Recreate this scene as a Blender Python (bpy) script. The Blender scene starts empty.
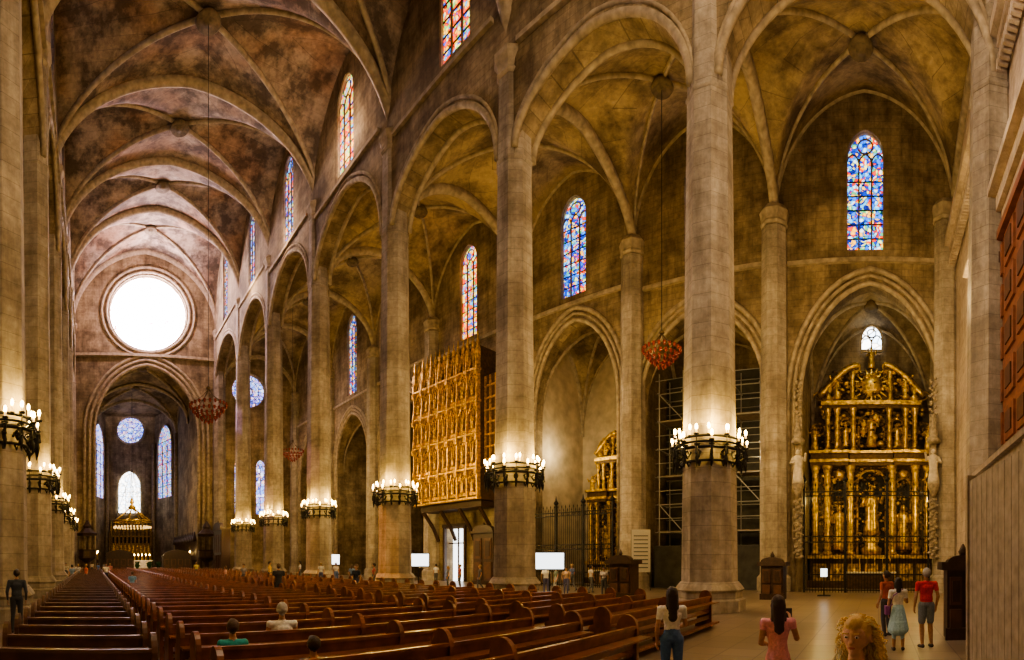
import bpy, bmesh, math, random
import numpy as np
from mathutils import Vector, Matrix
random.seed(7)
R=random.random
pi=math.pi
SC=bpy.context.scene
COL=SC.collection

# ------------------------------------------------------------------ materials
MATS={}
def newmat(name):
    m=bpy.data.materials.new(name); m.use_nodes=True
    nt=m.node_tree; nt.nodes.clear()
    out=nt.nodes.new('ShaderNodeOutputMaterial')
    b=nt.nodes.new('ShaderNodeBsdfPrincipled')
    nt.links.new(b.outputs[0],out.inputs[0])
    MATS[name]=m
    return m,nt,b
def plain(name,col,rough=.6,metal=0,noise=0,scale=8,emit=None,es=0):
    m,nt,b=newmat(name)
    b.inputs['Roughness'].default_value=rough; b.inputs['Metallic'].default_value=metal
    c=(*col,1)
    b.inputs['Base Color'].default_value=c
    if noise>0:
        n=nt.nodes.new('ShaderNodeTexNoise'); n.inputs['Scale'].default_value=scale; n.inputs['Detail'].default_value=4
        g=nt.nodes.new('ShaderNodeNewGeometry'); nt.links.new(g.outputs['Position'],n.inputs['Vector'])
        r=nt.nodes.new('ShaderNodeValToRGB')
        r.color_ramp.elements[0].position=.3; r.color_ramp.elements[1].position=.7
        r.color_ramp.elements[0].color=(*[x*(1-noise) for x in col],1)
        r.color_ramp.elements[1].color=(*[min(1,x*(1+noise*.6)) for x in col],1)
        nt.links.new(n.outputs[0],r.inputs[0]); nt.links.new(r.outputs[0],b.inputs['Base Color'])
        bp=nt.nodes.new('ShaderNodeBump'); bp.inputs['Strength'].default_value=.3; bp.inputs['Distance'].default_value=.03
        nt.links.new(n.outputs[0],bp.inputs['Height']); nt.links.new(bp.outputs[0],b.inputs['Normal'])
    if emit:
        b.inputs['Emission Color'].default_value=(*emit,1); b.inputs['Emission Strength'].default_value=es
    return m
def stone(name,c1,c2,mortar,bw=1.3,bh=.42,dark=(.5,.45,.4),msize=.012,sc=.35,lo=.38,hi=.60,tint=None,streak=.6):
    m,nt,b=newmat(name); N=nt.nodes.new; L=nt.links.new
    g=N('ShaderNodeNewGeometry'); s=N('ShaderNodeSeparateXYZ'); L(g.outputs['Position'],s.inputs[0])
    a=N('ShaderNodeMath'); a.operation='ADD'; L(s.outputs[0],a.inputs[0]); L(s.outputs[1],a.inputs[1])
    c=N('ShaderNodeCombineXYZ'); L(a.outputs[0],c.inputs[0]); L(s.outputs[2],c.inputs[1])
    br=N('ShaderNodeTexBrick'); L(c.outputs[0],br.inputs['Vector'])
    br.inputs['Scale'].default_value=1; br.inputs['Brick Width'].default_value=bw; br.inputs['Row Height'].default_value=bh
    br.inputs['Mortar Size'].default_value=msize; br.inputs['Mortar Smooth'].default_value=.3
    br.inputs['Color1'].default_value=(*c1,1); br.inputs['Color2'].default_value=(*c2,1); br.inputs['Mortar'].default_value=(*mortar,1)
    def mul(x,y):
        mx=N('ShaderNodeMix'); mx.data_type='RGBA'; mx.blend_type='MULTIPLY'; mx.inputs[0].default_value=1
        L(x,mx.inputs[6]); L(y,mx.inputs[7]); return mx.outputs[2]
    def ramp(fac,lo,hi,ca,cb):
        r=N('ShaderNodeValToRGB'); r.color_ramp.elements[0].position=lo; r.color_ramp.elements[1].position=hi
        r.color_ramp.elements[0].color=(*ca,1); r.color_ramp.elements[1].color=(*cb,1); L(fac,r.inputs[0]); return r.outputs[0]
    n=N('ShaderNodeTexNoise'); n.inputs['Scale'].default_value=sc; n.inputs['Detail'].default_value=7; n.inputs['Roughness'].default_value=.68
    L(g.outputs['Position'],n.inputs['Vector'])
    cur=mul(br.outputs[0],ramp(n.outputs[0],lo,hi,dark,(1,1,1)))
    if tint:
        n3=N('ShaderNodeTexNoise'); n3.inputs['Scale'].default_value=.22; n3.inputs['Detail'].default_value=3
        mp=N('ShaderNodeVectorMath'); mp.operation='ADD'; mp.inputs[1].default_value=(31,17,5); L(g.outputs['Position'],mp.inputs[0]); L(mp.outputs[0],n3.inputs['Vector'])
        cur=mul(cur,ramp(n3.outputs[0],.48,.6,(1,1,1),tint))
    if streak<1:
        mp=N('ShaderNodeVectorMath'); mp.operation='MULTIPLY'; mp.inputs[1].default_value=(1.3,1.3,.14); L(g.outputs['Position'],mp.inputs[0])
        n4=N('ShaderNodeTexNoise'); n4.inputs['Scale'].default_value=1; n4.inputs['Detail'].default_value=6; n4.inputs['Roughness'].default_value=.7; L(mp.outputs[0],n4.inputs['Vector'])
        cur=mul(cur,ramp(n4.outputs[0],.36,.56,(streak,streak*.97,streak*.93),(1,1,1)))
    n2=N('ShaderNodeTexNoise'); n2.inputs['Scale'].default_value=3; n2.inputs['Detail'].default_value=6; n2.inputs['Roughness'].default_value=.7; L(g.outputs['Position'],n2.inputs['Vector'])
    mx2=N('ShaderNodeMix'); mx2.data_type='RGBA'; mx2.blend_type='OVERLAY'; mx2.inputs[0].default_value=.6
    L(cur,mx2.inputs[6]); L(n2.outputs[0],mx2.inputs[7])
    L(mx2.outputs[2],b.inputs['Base Color']); b.inputs['Roughness'].default_value=.9
    bp=N('ShaderNodeBump'); bp.inputs['Strength'].default_value=.4; bp.inputs['Distance'].default_value=.03
    L(br.outputs[1],bp.inputs['Height']); bp.invert=True; L(bp.outputs[0],b.inputs['Normal'])
    return m
stone('stone_wall',(.41,.32,.20),(.34,.265,.16),(.22,.17,.105),dark=(.40,.37,.33),lo=.40,hi=.62)
stone('stone_column',(.46,.40,.32),(.41,.355,.28),(.28,.24,.185),bw=3.0,bh=.55,dark=(.60,.57,.53),streak=.68)
stone('stone_west',(.60,.50,.41),(.54,.45,.37),(.42,.35,.28),bw=1.6,bh=.6,dark=(.72,.69,.65),streak=.78)
stone('stone_vault',(.42,.32,.18),(.34,.26,.145),(.24,.18,.10),bw=1.0,bh=.35,dark=(.30,.275,.25),msize=.006,streak=1,lo=.40,hi=.60)
stone('stone_nave_vault',(.40,.31,.23),(.33,.255,.19),(.22,.17,.13),bw=1.0,bh=.35,dark=(.27,.265,.26),msize=.006,sc=.5,lo=.42,hi=.60,tint=(.90,.74,.64),streak=1)
plain('stone_trim',(.38,.31,.215),.85,0,.4,2.5)
plain('stone_boss',(.16,.12,.07),.8,0,.4,4)
plain('plaster',(.5,.42,.30),.85,0,.3,1)
plain('iron',(.022,.02,.018),.5,.5)
plain('dark_wood',(.045,.022,.012),.45,0,.4,6)
plain('pew_wood',(.225,.085,.036),.3,0,.45,4)
plain('pew_old',(.13,.065,.038),.38,0,.4,4)
plain('door_red',(.24,.09,.045),.5,0,.4,3)
plain('door_panel',(.10,.045,.025),.5,0,.4,3)
plain('door_grey',(.30,.245,.19),.7,0,.3,5)
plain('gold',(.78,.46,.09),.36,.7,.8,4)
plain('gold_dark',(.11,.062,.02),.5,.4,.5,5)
plain('organ_gold',(.72,.44,.08),.38,.6,.65,5)
plain('niche_shade',(.012,.009,.006),.9)  # near-black on flat niche panels, recess shade put into the colour
plain('bronze',(.10,.065,.03),.5,.5,.3,5)
plain('wax',(.8,.62,.3),.5,emit=(1,.6,.2),es=1.5)
plain('flame',(1,.8,.4),.5,0,emit=(1,.66,.22),es=34)
plain('red_glass',(.20,.035,.025),.25,0,emit=(.6,.10,.05),es=.02)
plain('screen_glow',(.8,.9,1),.3,0,emit=(.82,.92,1),es=2.6)
plain('daylight',(1,1,1),.3,0,emit=(.9,.95,1),es=3)
plain('black_plastic',(.02,.02,.022),.4)
plain('paper',(.4,.37,.31),.6,0,.1,20)
plain('steel_pipe',(.32,.31,.27),.5,.3)
plain('plank',(.25,.19,.12),.7,0,.3,4)
plain('scaffold_net',(.055,.052,.04),.9,0,.3,2)
plain('white_statue',(.6,.53,.42),.6,0,.3,4)
plain('statue_stone',(.34,.28,.20),.7,0,.45,6)
plain('green_plant',(.04,.12,.03),.7,0,.4,9)
plain('altar_cloth',(.7,.66,.55),.7)

def glassmat(name,stops,es,scale=2.2,lead=.035):
    m,nt,b=newmat(name); N=nt.nodes.new; L=nt.links.new
    g=N('ShaderNodeNewGeometry')
    v=N('ShaderNodeTexVoronoi'); v.inputs['Scale'].default_value=scale; L(g.outputs['Position'],v.inputs['Vector'])
    s=N('ShaderNodeSeparateColor'); L(v.outputs['Color'],s.inputs[0])
    n=N('ShaderNodeTexNoise'); n.inputs['Scale'].default_value=.7; n.inputs['Detail'].default_value=2; L(g.outputs['Position'],n.inputs['Vector'])
    ma=N('ShaderNodeMath'); ma.operation='MULTIPLY_ADD'; ma.inputs[1].default_value=1.6; L(n.outputs[0],ma.inputs[0]); L(s.outputs[0],ma.inputs[2])
    fr=N('ShaderNodeMath'); fr.operation='FRACT'; L(ma.outputs[0],fr.inputs[0])
    r=N('ShaderNodeValToRGB'); r.color_ramp.interpolation='CONSTANT'
    els=r.color_ramp.elements
    els[0].position=0; els[0].color=(*stops[0][1],1); els[1].position=stops[1][0]; els[1].color=(*stops[1][1],1)
    for p,c in stops[2:]:
        e=els.new(p); e.color=(*c,1)
    L(fr.outputs[0],r.inputs[0])
    v2=N('ShaderNodeTexVoronoi'); v2.feature='DISTANCE_TO_EDGE'; v2.inputs['Scale'].default_value=scale; L(g.outputs['Position'],v2.inputs['Vector'])
    mt=N('ShaderNodeMath'); mt.operation='GREATER_THAN'; mt.inputs[1].default_value=lead; L(v2.outputs[0],mt.inputs[0])
    mm=N('ShaderNodeMath'); mm.operation='MULTIPLY'; mm.inputs[1].default_value=es; L(mt.outputs[0],mm.inputs[0])
    L(r.outputs[0],b.inputs['Base Color']); L(r.outputs[0],b.inputs['Emission Color']); L(mm.outputs[0],b.inputs['Emission Strength'])
    b.inputs['Roughness'].default_value=.3
    return m
glassmat('glass_blue',[(0,(.01,.04,.45)),(.16,(.02,.16,.8)),(.30,(.08,.45,.85)),(.40,(.6,.75,.8)),(.46,(.75,.05,.02)),(.56,(1,.5,.05)),(.64,(.01,.02,.2)),(.75,(.9,.8,.25)),(.80,(.08,.4,.15)),(.87,(.03,.2,.7)),(.95,(.6,.03,.02))],3.0,4.4,.05)
glassmat('glass_warm',[(0,(.03,.10,.65)),(.12,(.85,.08,.02)),(.30,(1,.50,.05)),(.46,(1,.82,.3)),(.58,(.04,.35,.8)),(.70,(.8,.05,.02)),(.84,(.12,.5,.12)),(.93,(.9,.65,.1))],3.2,4.2,.05)
glassmat('glass_rose',[(0,(1,.72,.82)),(.3,(1,.88,.93)),(.6,(.97,.85,1)),(.85,(1,.85,.75))],34,1.2)
glassmat('glass_pale',[(0,(.2,.35,1)),(.3,(.75,.8,1)),(.5,(.3,.25,.8)),(.72,(.9,.5,.4)),(.86,(.05,.1,.5))],3.2,2.2,.06)
glassmat('glass_white',[(0,(1,.98,.9)),(.3,(.9,.95,1)),(.6,(1,.9,.8)),(.8,(.7,.85,1))],6,1.5)

m,nt,b=newmat('floor_stone'); N=nt.nodes.new; L=nt.links.new
g=N('ShaderNodeNewGeometry'); br=N('ShaderNodeTexBrick'); L(g.outputs['Position'],br.inputs['Vector'])
br.offset=0; br.inputs['Scale'].default_value=1; br.inputs['Brick Width'].default_value=.8; br.inputs['Row Height'].default_value=.8; br.inputs['Mortar Size'].default_value=.012
br.inputs['Color1'].default_value=(.28,.215,.15,1); br.inputs['Color2'].default_value=(.21,.16,.11,1); br.inputs['Mortar'].default_value=(.1,.08,.06,1)
L(br.outputs[0],b.inputs['Base Color']); b.inputs['Roughness'].default_value=.3

# ------------------------------------------------------------------ mesh builder
class MB:
    def __init__(s): s.v=[];s.f=[];s.m=[];s.sm=[];s.mats=[]
    def mi(s,mat):
        if mat not in s.mats: s.mats.append(mat)
        return s.mats.index(mat)
    def add(s,vs,fs,mat,sm=False):
        o=len(s.v); k=s.mi(mat)
        s.v+= [tuple(v) for v in vs]
        for f in fs: s.f.append(tuple(o+i for i in f)); s.m.append(k); s.sm.append(sm)
    def box(s,cx,cy,cz,sx,sy,sz,mat,rz=0,rx=0):
        vs=[]
        M=Matrix.Rotation(rz,3,'Z')@Matrix.Rotation(rx,3,'X')
        for z in(-.5,.5):
            for x,y in((-.5,-.5),(.5,-.5),(.5,.5),(-.5,.5)):
                p=M@Vector((x*sx,y*sy,z*sz)); vs.append((cx+p.x,cy+p.y,cz+p.z))
        s.add(vs,[(3,2,1,0),(4,5,6,7),(0,1,5,4),(1,2,6,5),(2,3,7,6),(3,0,4,7)],mat)
    def rings(s,rs,mat,cap=True,sm=True):
        n=len(rs[0]); vs=[p for r in rs for p in r]; fs=[]
        for i in range(len(rs)-1):
            for j in range(n):
                k=(j+1)%n; fs.append((i*n+j,i*n+k,(i+1)*n+k,(i+1)*n+j))
        if cap: fs.append(tuple(reversed(range(n)))); fs.append(tuple((len(rs)-1)*n+j for j in range(n)))
        s.add(vs,fs,mat,sm)
    def lathe(s,cx,cy,prof,n,mat,rot=0,sy=1,sm=True):
        s.rings([[(cx+r*math.cos(rot+2*pi*j/n),cy+sy*r*math.sin(rot+2*pi*j/n),z) for j in range(n)] for r,z in prof],mat,True,sm)
    def tube(s,path,r,n,mat,ref=None,rr=None,closed=False,h=None):
        P=[Vector(p) for p in path]; rs=[]
        for i,p in enumerate(P):
            if closed: t=P[(i+1)%len(P)]-P[i-1]
            else: t=P[min(i+1,len(P)-1)]-P[max(i-1,0)]
            t.normalize()
            rf=Vector(ref) if ref else (Vector((0,0,1)) if abs(t.z)<.9 else Vector((1,0,0)))
            u=(rf-t*rf.dot(t)).normalized(); w=t.cross(u)
            q=rr[i] if rr else r
            hh=(h if h else q)
            rs.append([p+u*q*math.cos(2*pi*(j+.5)/n)+w*hh*math.sin(2*pi*(j+.5)/n) for j in range(n)])
        if closed: rs.append(rs[0])
        s.rings(rs,mat,not closed,n>5)
    def ball(s,c,rx,ry,rz,mat,n=8,m=5):
        s.rings([[(c[0]+rx*math.sin(a)*math.cos(2*pi*j/n),c[1]+ry*math.sin(a)*math.sin(2*pi*j/n),c[2]-rz*math.cos(a)) for j in range(n)] for a in [pi*(i+.15)/(m+.3) for i in range(m+1)]],mat)
    def torus(s,c,Rr,r,mat,axis='z',n=20,k=5):
        path=[]
        for i in range(n):
            a=2*pi*i/n; x,y=Rr*math.cos(a),Rr*math.sin(a)
            path.append({'z':(c[0]+x,c[1]+y,c[2]),'y':(c[0]+x,c[1],c[2]+y),'x':(c[0],c[1]+x,c[2]+y)}[axis])
        s.tube(path,r,k,mat,ref={'z':(0,0,1),'y':(0,1,0),'x':(1,0,0)}[axis],closed=True)
    def mesh(s,name):
        me=bpy.data.meshes.new(name); me.from_pydata(s.v,[],s.f)
        for mm in s.mats: me.materials.append(MATS[mm])
        me.polygons.foreach_set('material_index',s.m); me.polygons.foreach_set('use_smooth',s.sm)
        me.update(); return me
    def obj(s,name,loc=(0,0,0),rz=0,parent=None):
        o=bpy.data.objects.new(name,s.mesh(name)); COL.objects.link(o); o.location=loc; o.rotation_euler=(0,0,rz)
        if parent: o.parent=parent
        return o

K=1.12; RR=(1+K*K)/2
def P(t):
    t=min(1,abs(t)); return math.sqrt(max(0,RR*RR-(RR-1+t)**2))/K
def archpts(c,half,spring,apex,n=20):
    out=[]
    for i in range(n+1):
        t=-math.cos(pi*i/n)
        out.append((c+half*t,spring+(apex-spring)*P(t)))
    return out
def panel(name,outline,holes,axis,off,thick,mat):
    cu=bpy.data.curves.new(name,'CURVE'); cu.dimensions='2D'; cu.fill_mode='BOTH'; cu.extrude=thick/2
    for pl in [outline]+holes:
        sp=cu.splines.new('POLY'); sp.points.add(len(pl)-1)
        for i,(x,y) in enumerate(pl): sp.points[i].co=(x,y,0,1)
        sp.use_cyclic_u=True
    ob=bpy.data.objects.new(name+'_tmp',cu); COL.objects.link(ob)
    dg=bpy.context.evaluated_depsgraph_get(); me=bpy.data.meshes.new_from_object(ob.evaluated_get(dg))
    bpy.data.objects.remove(ob)
    if axis=='X': M=Matrix(((0,0,1,off),(1,0,0,0),(0,1,0,0),(0,0,0,1)))
    else: M=Matrix(((1,0,0,0),(0,0,-1,off),(0,1,0,0),(0,0,0,1)))
    me.transform(M); me.materials.clear(); me.materials.append(MATS[mat])
    for p in me.polygons: p.use_smooth=False
    me.name=name
    o=bpy.data.objects.new(name,me); COL.objects.link(o); return o
def circ(cx,cz,r,n=36): return [(cx+r*math.cos(2*pi*i/n),cz+r*math.sin(2*pi*i/n)) for i in range(n)]
def lancet(c,w,z0,z1):
    return [(c-w/2,z0)]+[(c+w/2*(-math.cos(pi*i/14)),z1-w*.75+(w*.75)*P(-math.cos(pi*i/14))) for i in range(15)]+[(c+w/2,z0)]

# ------------------------------------------------------------------ layout
XL,XR,XO=-3.2,18.0,30.0
XM=(XL+XR)/2
YC=[-4.6,6.3,16,26,37,47.5,58,70]
NS=[24,25,26.7,29.5,32,33.5,34.5,36]
NT=[33,34,35.5,37.4,39.8,42.2,45,47.5]
NC=[34,35,36.7,38.7,41,43.8,46.7]
NF=[34,35.5,37.5,39.6,41.6,44,46.7]
AS=[20,20.5,22,23.5,25.5,26.5,27.5,28]
AP=[25,25.0,27.0,29.8,31,32,33]
OS=[24,24,24.3,24.8,25.5,26.5,27.5,28]
AC=[28.2,28.6,29.8,31.2,32.6,33.6,34.6]
OF=[31.4,31.4,31.6,32.5,34,35,36]
AT=[27,27.4,28.2,29,30.4,31.8,32.8,33.5]

mb=MB(); mb.add([(-16,-5.2,0),(38,-5.2,0),(38,106,0),(-16,106,0)],[(0,1,2,3)],'floor_stone'); mb.obj('floor')

def arcade(name,x,windows):
    out=[(YC[0],54),(YC[0],AS[0]-1)]
    for i in range(7):
        a,b=YC[i]+.55,YC[i+1]-.55; c=(a+b)/2; h=(b-a)/2
        for k in range(25):
            t=-math.cos(pi*k/24)
            sp=AS[i]+(AS[i+1]-AS[i])*(t+1)/2
            out.append((c+h*t,sp+(AP[i]-sp)*P(t)))
        if i<6:
            out.append((YC[i+1]-.5,AS[i+1]-1)); out.append((YC[i+1]+.5,AS[i+1]-1))
    out+=[(YC[-1],AS[-1]-1),(YC[-1],54)]
    return panel(name,out,[lancet(*w) for w in windows],'X',x,1.3,'stone_wall')
clere=[]
for i in range(7):
    c=(YC[i]+YC[i+1])/2
    if i==2: c=19.7
    z0=[26.5,27.6,29.8,31.3,32.6,34.2,35.5][i]; z1=NF[i]-1.3
    clere.append((c,2.4,z0,z1))
arcade('wall_nave_right',XR,clere)
arcade('wall_nave_left',XL,clere)

WN=[0]
def window(c,w,z0,z1,axis,off,glass,lights=3,front=-1):
    WN[0]+=1; mb=MB()
    def T(a,z,d):
        return (off+front*d,a,z) if axis=='X' else (a,off+front*d,z)
    rf=(1,0,0) if axis=='X' else (0,1,0)
    ol=lancet(c,w,z0,z1)
    mb.add([T(a,z,0) for a,z in ol],[tuple(range(len(ol)))],glass)
    mb.tube([T(a,z,.12) for a,z in ol],.11,4,'stone_trim',ref=rf)
    mb.tube([T(c-w/2,z0,.12),T(c+w/2,z0,.12)],.15,4,'stone_trim')
    lw=w/lights; zt=z1-w*.75-.1
    for i in range(1,lights): mb.tube([T(c-w/2+i*lw,z0,.1),T(c-w/2+i*lw,zt+.2,.1)],.07,4,'stone_boss')
    for i in range(lights):
        cc=c-w/2+(i+.5)*lw
        mb.tube([T(a,z,.1) for a,z in archpts(cc,lw/2,zt-.2,zt+.5*lw+.1,8)],.05,4,'stone_boss',ref=rf)
    rc=w*.2
    mb.tube([T(c+rc*math.cos(2*pi*i/14),zt+w*.42+rc*math.sin(2*pi*i/14),.1) for i in range(14)],.05,4,'stone_boss',ref=rf,closed=True)
    z=z0+.9
    while z<zt-.4:
        mb.tube([T(c-w/2,z,.05),T(c+w/2,z,.05)],.04,4,'iron'); z+=.9
    return mb.obj('window_%d'%WN[0])
for i,(c,w,z0,z1) in enumerate(clere):
    window(c,w+.1,z0,z1+.05,'X',XR-.35,'glass_warm' if i in(2,3) else 'glass_blue')
    if i>0: window(c,w+.1,z0,z1+.05,'X',XL+.1,'glass_blue',front=1)

owin=[]
for i in range(7):
    c=(YC[i]+YC[i+1])/2
    if i==0: c=.8
    if i==3: c=32.2
    owin.append((c,2.2,[21.4,21.6,22.2,22.4,23,23,23.5][i],[28.9,29,29.8,30.9,31.8,33,34][i]))
chap=[(.5,4.25,12,19.3),(11.2,4.3,12.6,18.8),(20.9,3.75,13.5,20.3),None,(42.2,3.9,14,20.5),(52.7,3.9,14,20.5),(64,4.2,14,20.5)]
out=[(YC[0],40),(YC[0],0)]
for i in range(7):
    if chap[i]:
        c,h,s,a=chap[i]
        out.append((c-h,0)); out+=archpts(c,h,s,a,20); out.append((c+h,0))
    else:
        out+=[(32.6,0),(32.6,5),(35.2,5),(35.2,0)]
out+=[(YC[-1],0),(YC[-1],40)]
panel('wall_aisle_right',out,[lancet(*w) for w in owin],'X',XO+.5,1.0,'stone_wall')
for i,w in enumerate(owin):
    window(w[0],w[1]+.1,w[2],w[3]+.05,'X',XO+.4,'glass_warm' if i in(3,) else 'glass_blue')
XLL=XL-12
panel('wall_aisle_left',[(YC[0],0),(YC[0],40),(YC[-1],40),(YC[-1],0)],[],'X',XLL-.5,1.0,'stone_wall')
panel('wall_west',[(XLL,0),(XLL,54),(30,54),(30,0)],[],'Y',-5.1,1.0,'stone_west')
out=[(XL,0),(XL,54),(XR,54),(XR,0),(15.0,0)]+list(reversed(archpts(7.6,7.4,21,30.6,24)))+[(.2,0)]
panel('wall_east_nave',out,[circ(7.8,38.3,5.5,48)],'Y',70.5,1.0,'stone_wall')
panel('wall_east_aisle_right',[(XR,0),(XR,40),(XO,40),(XO,0)],[circ(22.6,28,2.6),lancet(21.2,1.6,9,17.5),lancet(24.5,1.6,9,17.5)],'Y',70.5,1.0,'stone_wall')
panel('wall_east_aisle_left',[(XLL,0),(XLL,40),(XL,40),(XL,0)],[],'Y',70.5,1.0,'stone_wall')

def rose(c,z,r,y,glass,sp,name):
    mb=MB(); mb.add([(a,y,b) for a,b in circ(c,z,r,40)],[tuple(range(40))],glass)
    mb.torus((c,y-.1,z),r,.22,'stone_trim','y',40,6)
    if sp:
        for i in range(sp):
            a=2*pi*i/sp
            mb.tube([(c+.25*r*math.cos(a),y-.1,z+.25*r*math.sin(a)),(c+r*math.cos(a),y-.1,z+r*math.sin(a))],.05*r/2.2,4,'stone_boss')
            mb.torus((c+.82*r*math.cos(a+pi/sp),y-.1,z+.82*r*math.sin(a+pi/sp)),.13*r,.035*r/1.5,'stone_boss','y',12,4)
        mb.torus((c,y-.1,z),.25*r,.05*r/1.5,'stone_boss','y',20,4); mb.torus((c,y-.1,z),.62*r,.04*r/1.5,'stone_boss','y',24,4)
    return mb.obj(name)
rose(7.8,38.3,5.55,70.6,'glass_rose',0,'window_rose')
rose(22.6,28,2.65,70.6,'glass_pale',8,'window_rose_aisle')
window(21.2,1.7,9,17.5,'Y',70.6,'glass_pale',2); window(24.5,1.7,9,17.5,'Y',70.6,'glass_pale',2)

# ------------------------------------------------------------------ vaults
def vault(mb,rb,x0,x1,y0,y1,S,C,eA0,eA1,eB0,eB1,mat,n=22,rd=.24,boss=.7,side=(True,True,True,True),rt=None):
    def pw(a,c,b,t): return a+(c-a)*t*2 if t<.5 else c+(b-c)*(t-.5)*2
    def z(u,v):
        s=S[0]*(1-u)*(1-v)+S[1]*u*(1-v)+S[2]*(1-u)*v+S[3]*u*v
        return max(s+(pw(eA0,C,eA1,v)-s)*P(2*u-1), s+(pw(eB0,C,eB1,u)-s)*P(2*v-1))
    us=[(1-math.cos(pi*i/n))/2 for i in range(n+1)]
    X=lambda u:x0+(x1-x0)*u
    Y=lambda v:y0+(y1-y0)*v
    vs=[(X(u),Y(v),z(u,v)) for v in us for u in us]; fs=[]
    W=n+1
    for j in range(n):
        for i in range(n):
            a,b_,c,d=j*W+i,j*W+i+1,(j+1)*W+i+1,(j+1)*W+i
            if (i<n/2)==(j<n/2): fs+=[(a,c,b_),(a,d,c)]
            else: fs+=[(a,d,b_),(b_,d,c)]
    mb.add(vs,fs,mat,True)
    k=32; ts=[(1-math.cos(pi*i/k))/2 for i in range(k+1)]
    L_=math.hypot(x1-x0,y1-y0); dx,dy=(x1-x0)/L_,(y1-y0)/L_
    rb.tube([(X(t),Y(t),z(t,t)-rd*.4) for t in ts],rd*.8,6,'stone_trim',ref=(-dy,dx,0),h=rd*1.3)
    rb.tube([(X(t),Y(1-t),z(t,1-t)-rd*.4) for t in ts],rd*.8,6,'stone_trim',ref=(dy,dx,0),h=rd*1.3)
    rt=rt or rd*1.5
    if side[0]: rb.tube([(X(t),y0,z(t,0)-rt*.4) for t in ts],rt,6,'stone_trim',ref=(0,1,0),h=rt*1.25)
    if side[1]: rb.tube([(X(t),y1,z(t,1)-rt*.4) for t in ts],rt,6,'stone_trim',ref=(0,1,0),h=rt*1.25)
    if side[2]: rb.tube([(x0,Y(t),z(0,t)-rd*.2) for t in ts],rd,6,'stone_trim',ref=(1,0,0))
    if side[3]: rb.tube([(x1,Y(t),z(1,t)-rd*.2) for t in ts],rd,6,'stone_trim',ref=(1,0,0))
    cx,cy=(x0+x1)/2,(y0+y1)/2
    if boss:
        rb.lathe(cx,cy,[(boss*.35,C-.62),(boss*.4,C-.5),(boss*.85,C-.6),(boss,C-.45),(boss*.8,C-.2),(boss*.5,C+.1)],20,'stone_boss')
mb,rb=MB(),MB()
for i in range(7):
    vault(mb,rb,XL,XR,YC[i],YC[i+1],(NS[i],NS[i],NS[i+1],NS[i+1]),NC[i],NT[i],NT[i+1],NF[i],NF[i],'stone_nave_vault',26,.2,.85,(i>0,i==6,True,True),.4)
mb.obj('ceiling_nave_vault'); rb.obj('trim_nave_ribs')
mb,rb=MB(),MB()
for i in range(7):
    vault(mb,rb,XR+.3,XO,YC[i],YC[i+1],(AS[i],OS[i],AS[i+1],OS[i+1]),AC[i],AT[i],AT[i+1],AP[i]+.5,OF[i],'stone_vault',22,.15,.62,(True,i==6,True,True),.32)
mb.obj('ceiling_aisle_vault_right'); rb.obj('trim_aisle_ribs_right')
mb,rb=MB(),MB()
for i in range(7):
    vault(mb,rb,XLL,XL-.3,YC[i],YC[i+1],(OS[i],AS[i],OS[i+1],AS[i+1]),AC[i],AT[i],AT[i+1],OF[i],AP[i]+.5,'stone_vault',12,.15,.62,(True,i==6,True,True),.32)
mb.obj('ceiling_aisle_vault_left'); rb.obj('trim_aisle_ribs_left')

# ------------------------------------------------------------------ columns
def column(x,y,i):
    mb=MB(); s=AS[i]; t=NS[i]; o8=pi/8
    mb.lathe(x,y,[(1.38,0),(1.38,.45),(1.26,.5),(1.26,.75),(1.34,.85),(1.24,1.0),(1.12,1.15)],8,'stone_column',o8,sm=False)
    mb.lathe(x,y,[(1.08,1.1),(1.0,8),(.87,s-1),(.81,t-.8)],8,'stone_column',o8,sm=False)
    mb.lathe(x,y,[(.88,s-.5),(.92,s-.42),(.92,s-.34),(.86,s-.28)],8,'stone_column',o8,sm=False)
    mb.lathe(x,y,[(.84,t-1.0),(.93,t-.85),(.86,t-.7),(.9,t-.4),(1.05,t-.1),(1.05,t+.15),(.8,t+.4)],8,'stone_trim',o8,sm=False)
    mb.obj('nave_column')
for i in range(1,7):
    column(XR-.05,YC[i],i); column(XL+.05,YC[i],i)
for i in (0,7):
    for x in (XL,XR): column(x,YC[i]+(.4 if i==0 else -.3),i)
mb=MB()
for i in range(8):
    y=YC[i]+(.5 if i==0 else (-.4 if i==7 else 0))
    for x in (XO-.1,XLL+.1):
        mb.lathe(x,y,[(1.1,0),(1.1,.9),(.92,1.1),(.8,OS[i]-1.1)],8,'stone_column',pi/8,sm=False)
        mb.lathe(x,y,[(.81,OS[i]-1.0),(.9,OS[i]-.85),(.84,OS[i]-.7),(.9,OS[i]-.35),(.95,OS[i]-.1),(.7,OS[i]+.3)],8,'stone_trim',pi/8,sm=False)
mb.obj('trim_wall_shafts')
mb=MB()
for i in range(7):
    a,b_=YC[i]+.8,YC[i+1]-.8
    mb.box(XO-.08,(a+b_)/2,owin[i][2]-.7,.3,b_-a,.28,'stone_trim')
    z=clere[i][2]-.7
    mb.box(XR-.72,(a+b_)/2,z,.3,b_-a,.25,'stone_trim'); mb.box(XL+.72,(a+b_)/2,z,.3,b_-a,.25,'stone_trim')
    if chap[i]:
        c,h,s,ap=chap[i]
        for dr,x,r in((0.0,XO-.02,.16),(.38,XO-.06,.11),(.75,XO-.02,.17)):
            pts=[(x,c-h-dr,0.0)]+[(x,p,q) for p,q in archpts(c,h+dr,s,ap+dr*1.2,20)]+[(x,c+h+dr,0.0)]
            mb.tube(pts,r,6,'stone_trim',ref=(1,0,0))
mb.obj('trim_string_courses')
mb=MB()
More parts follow.
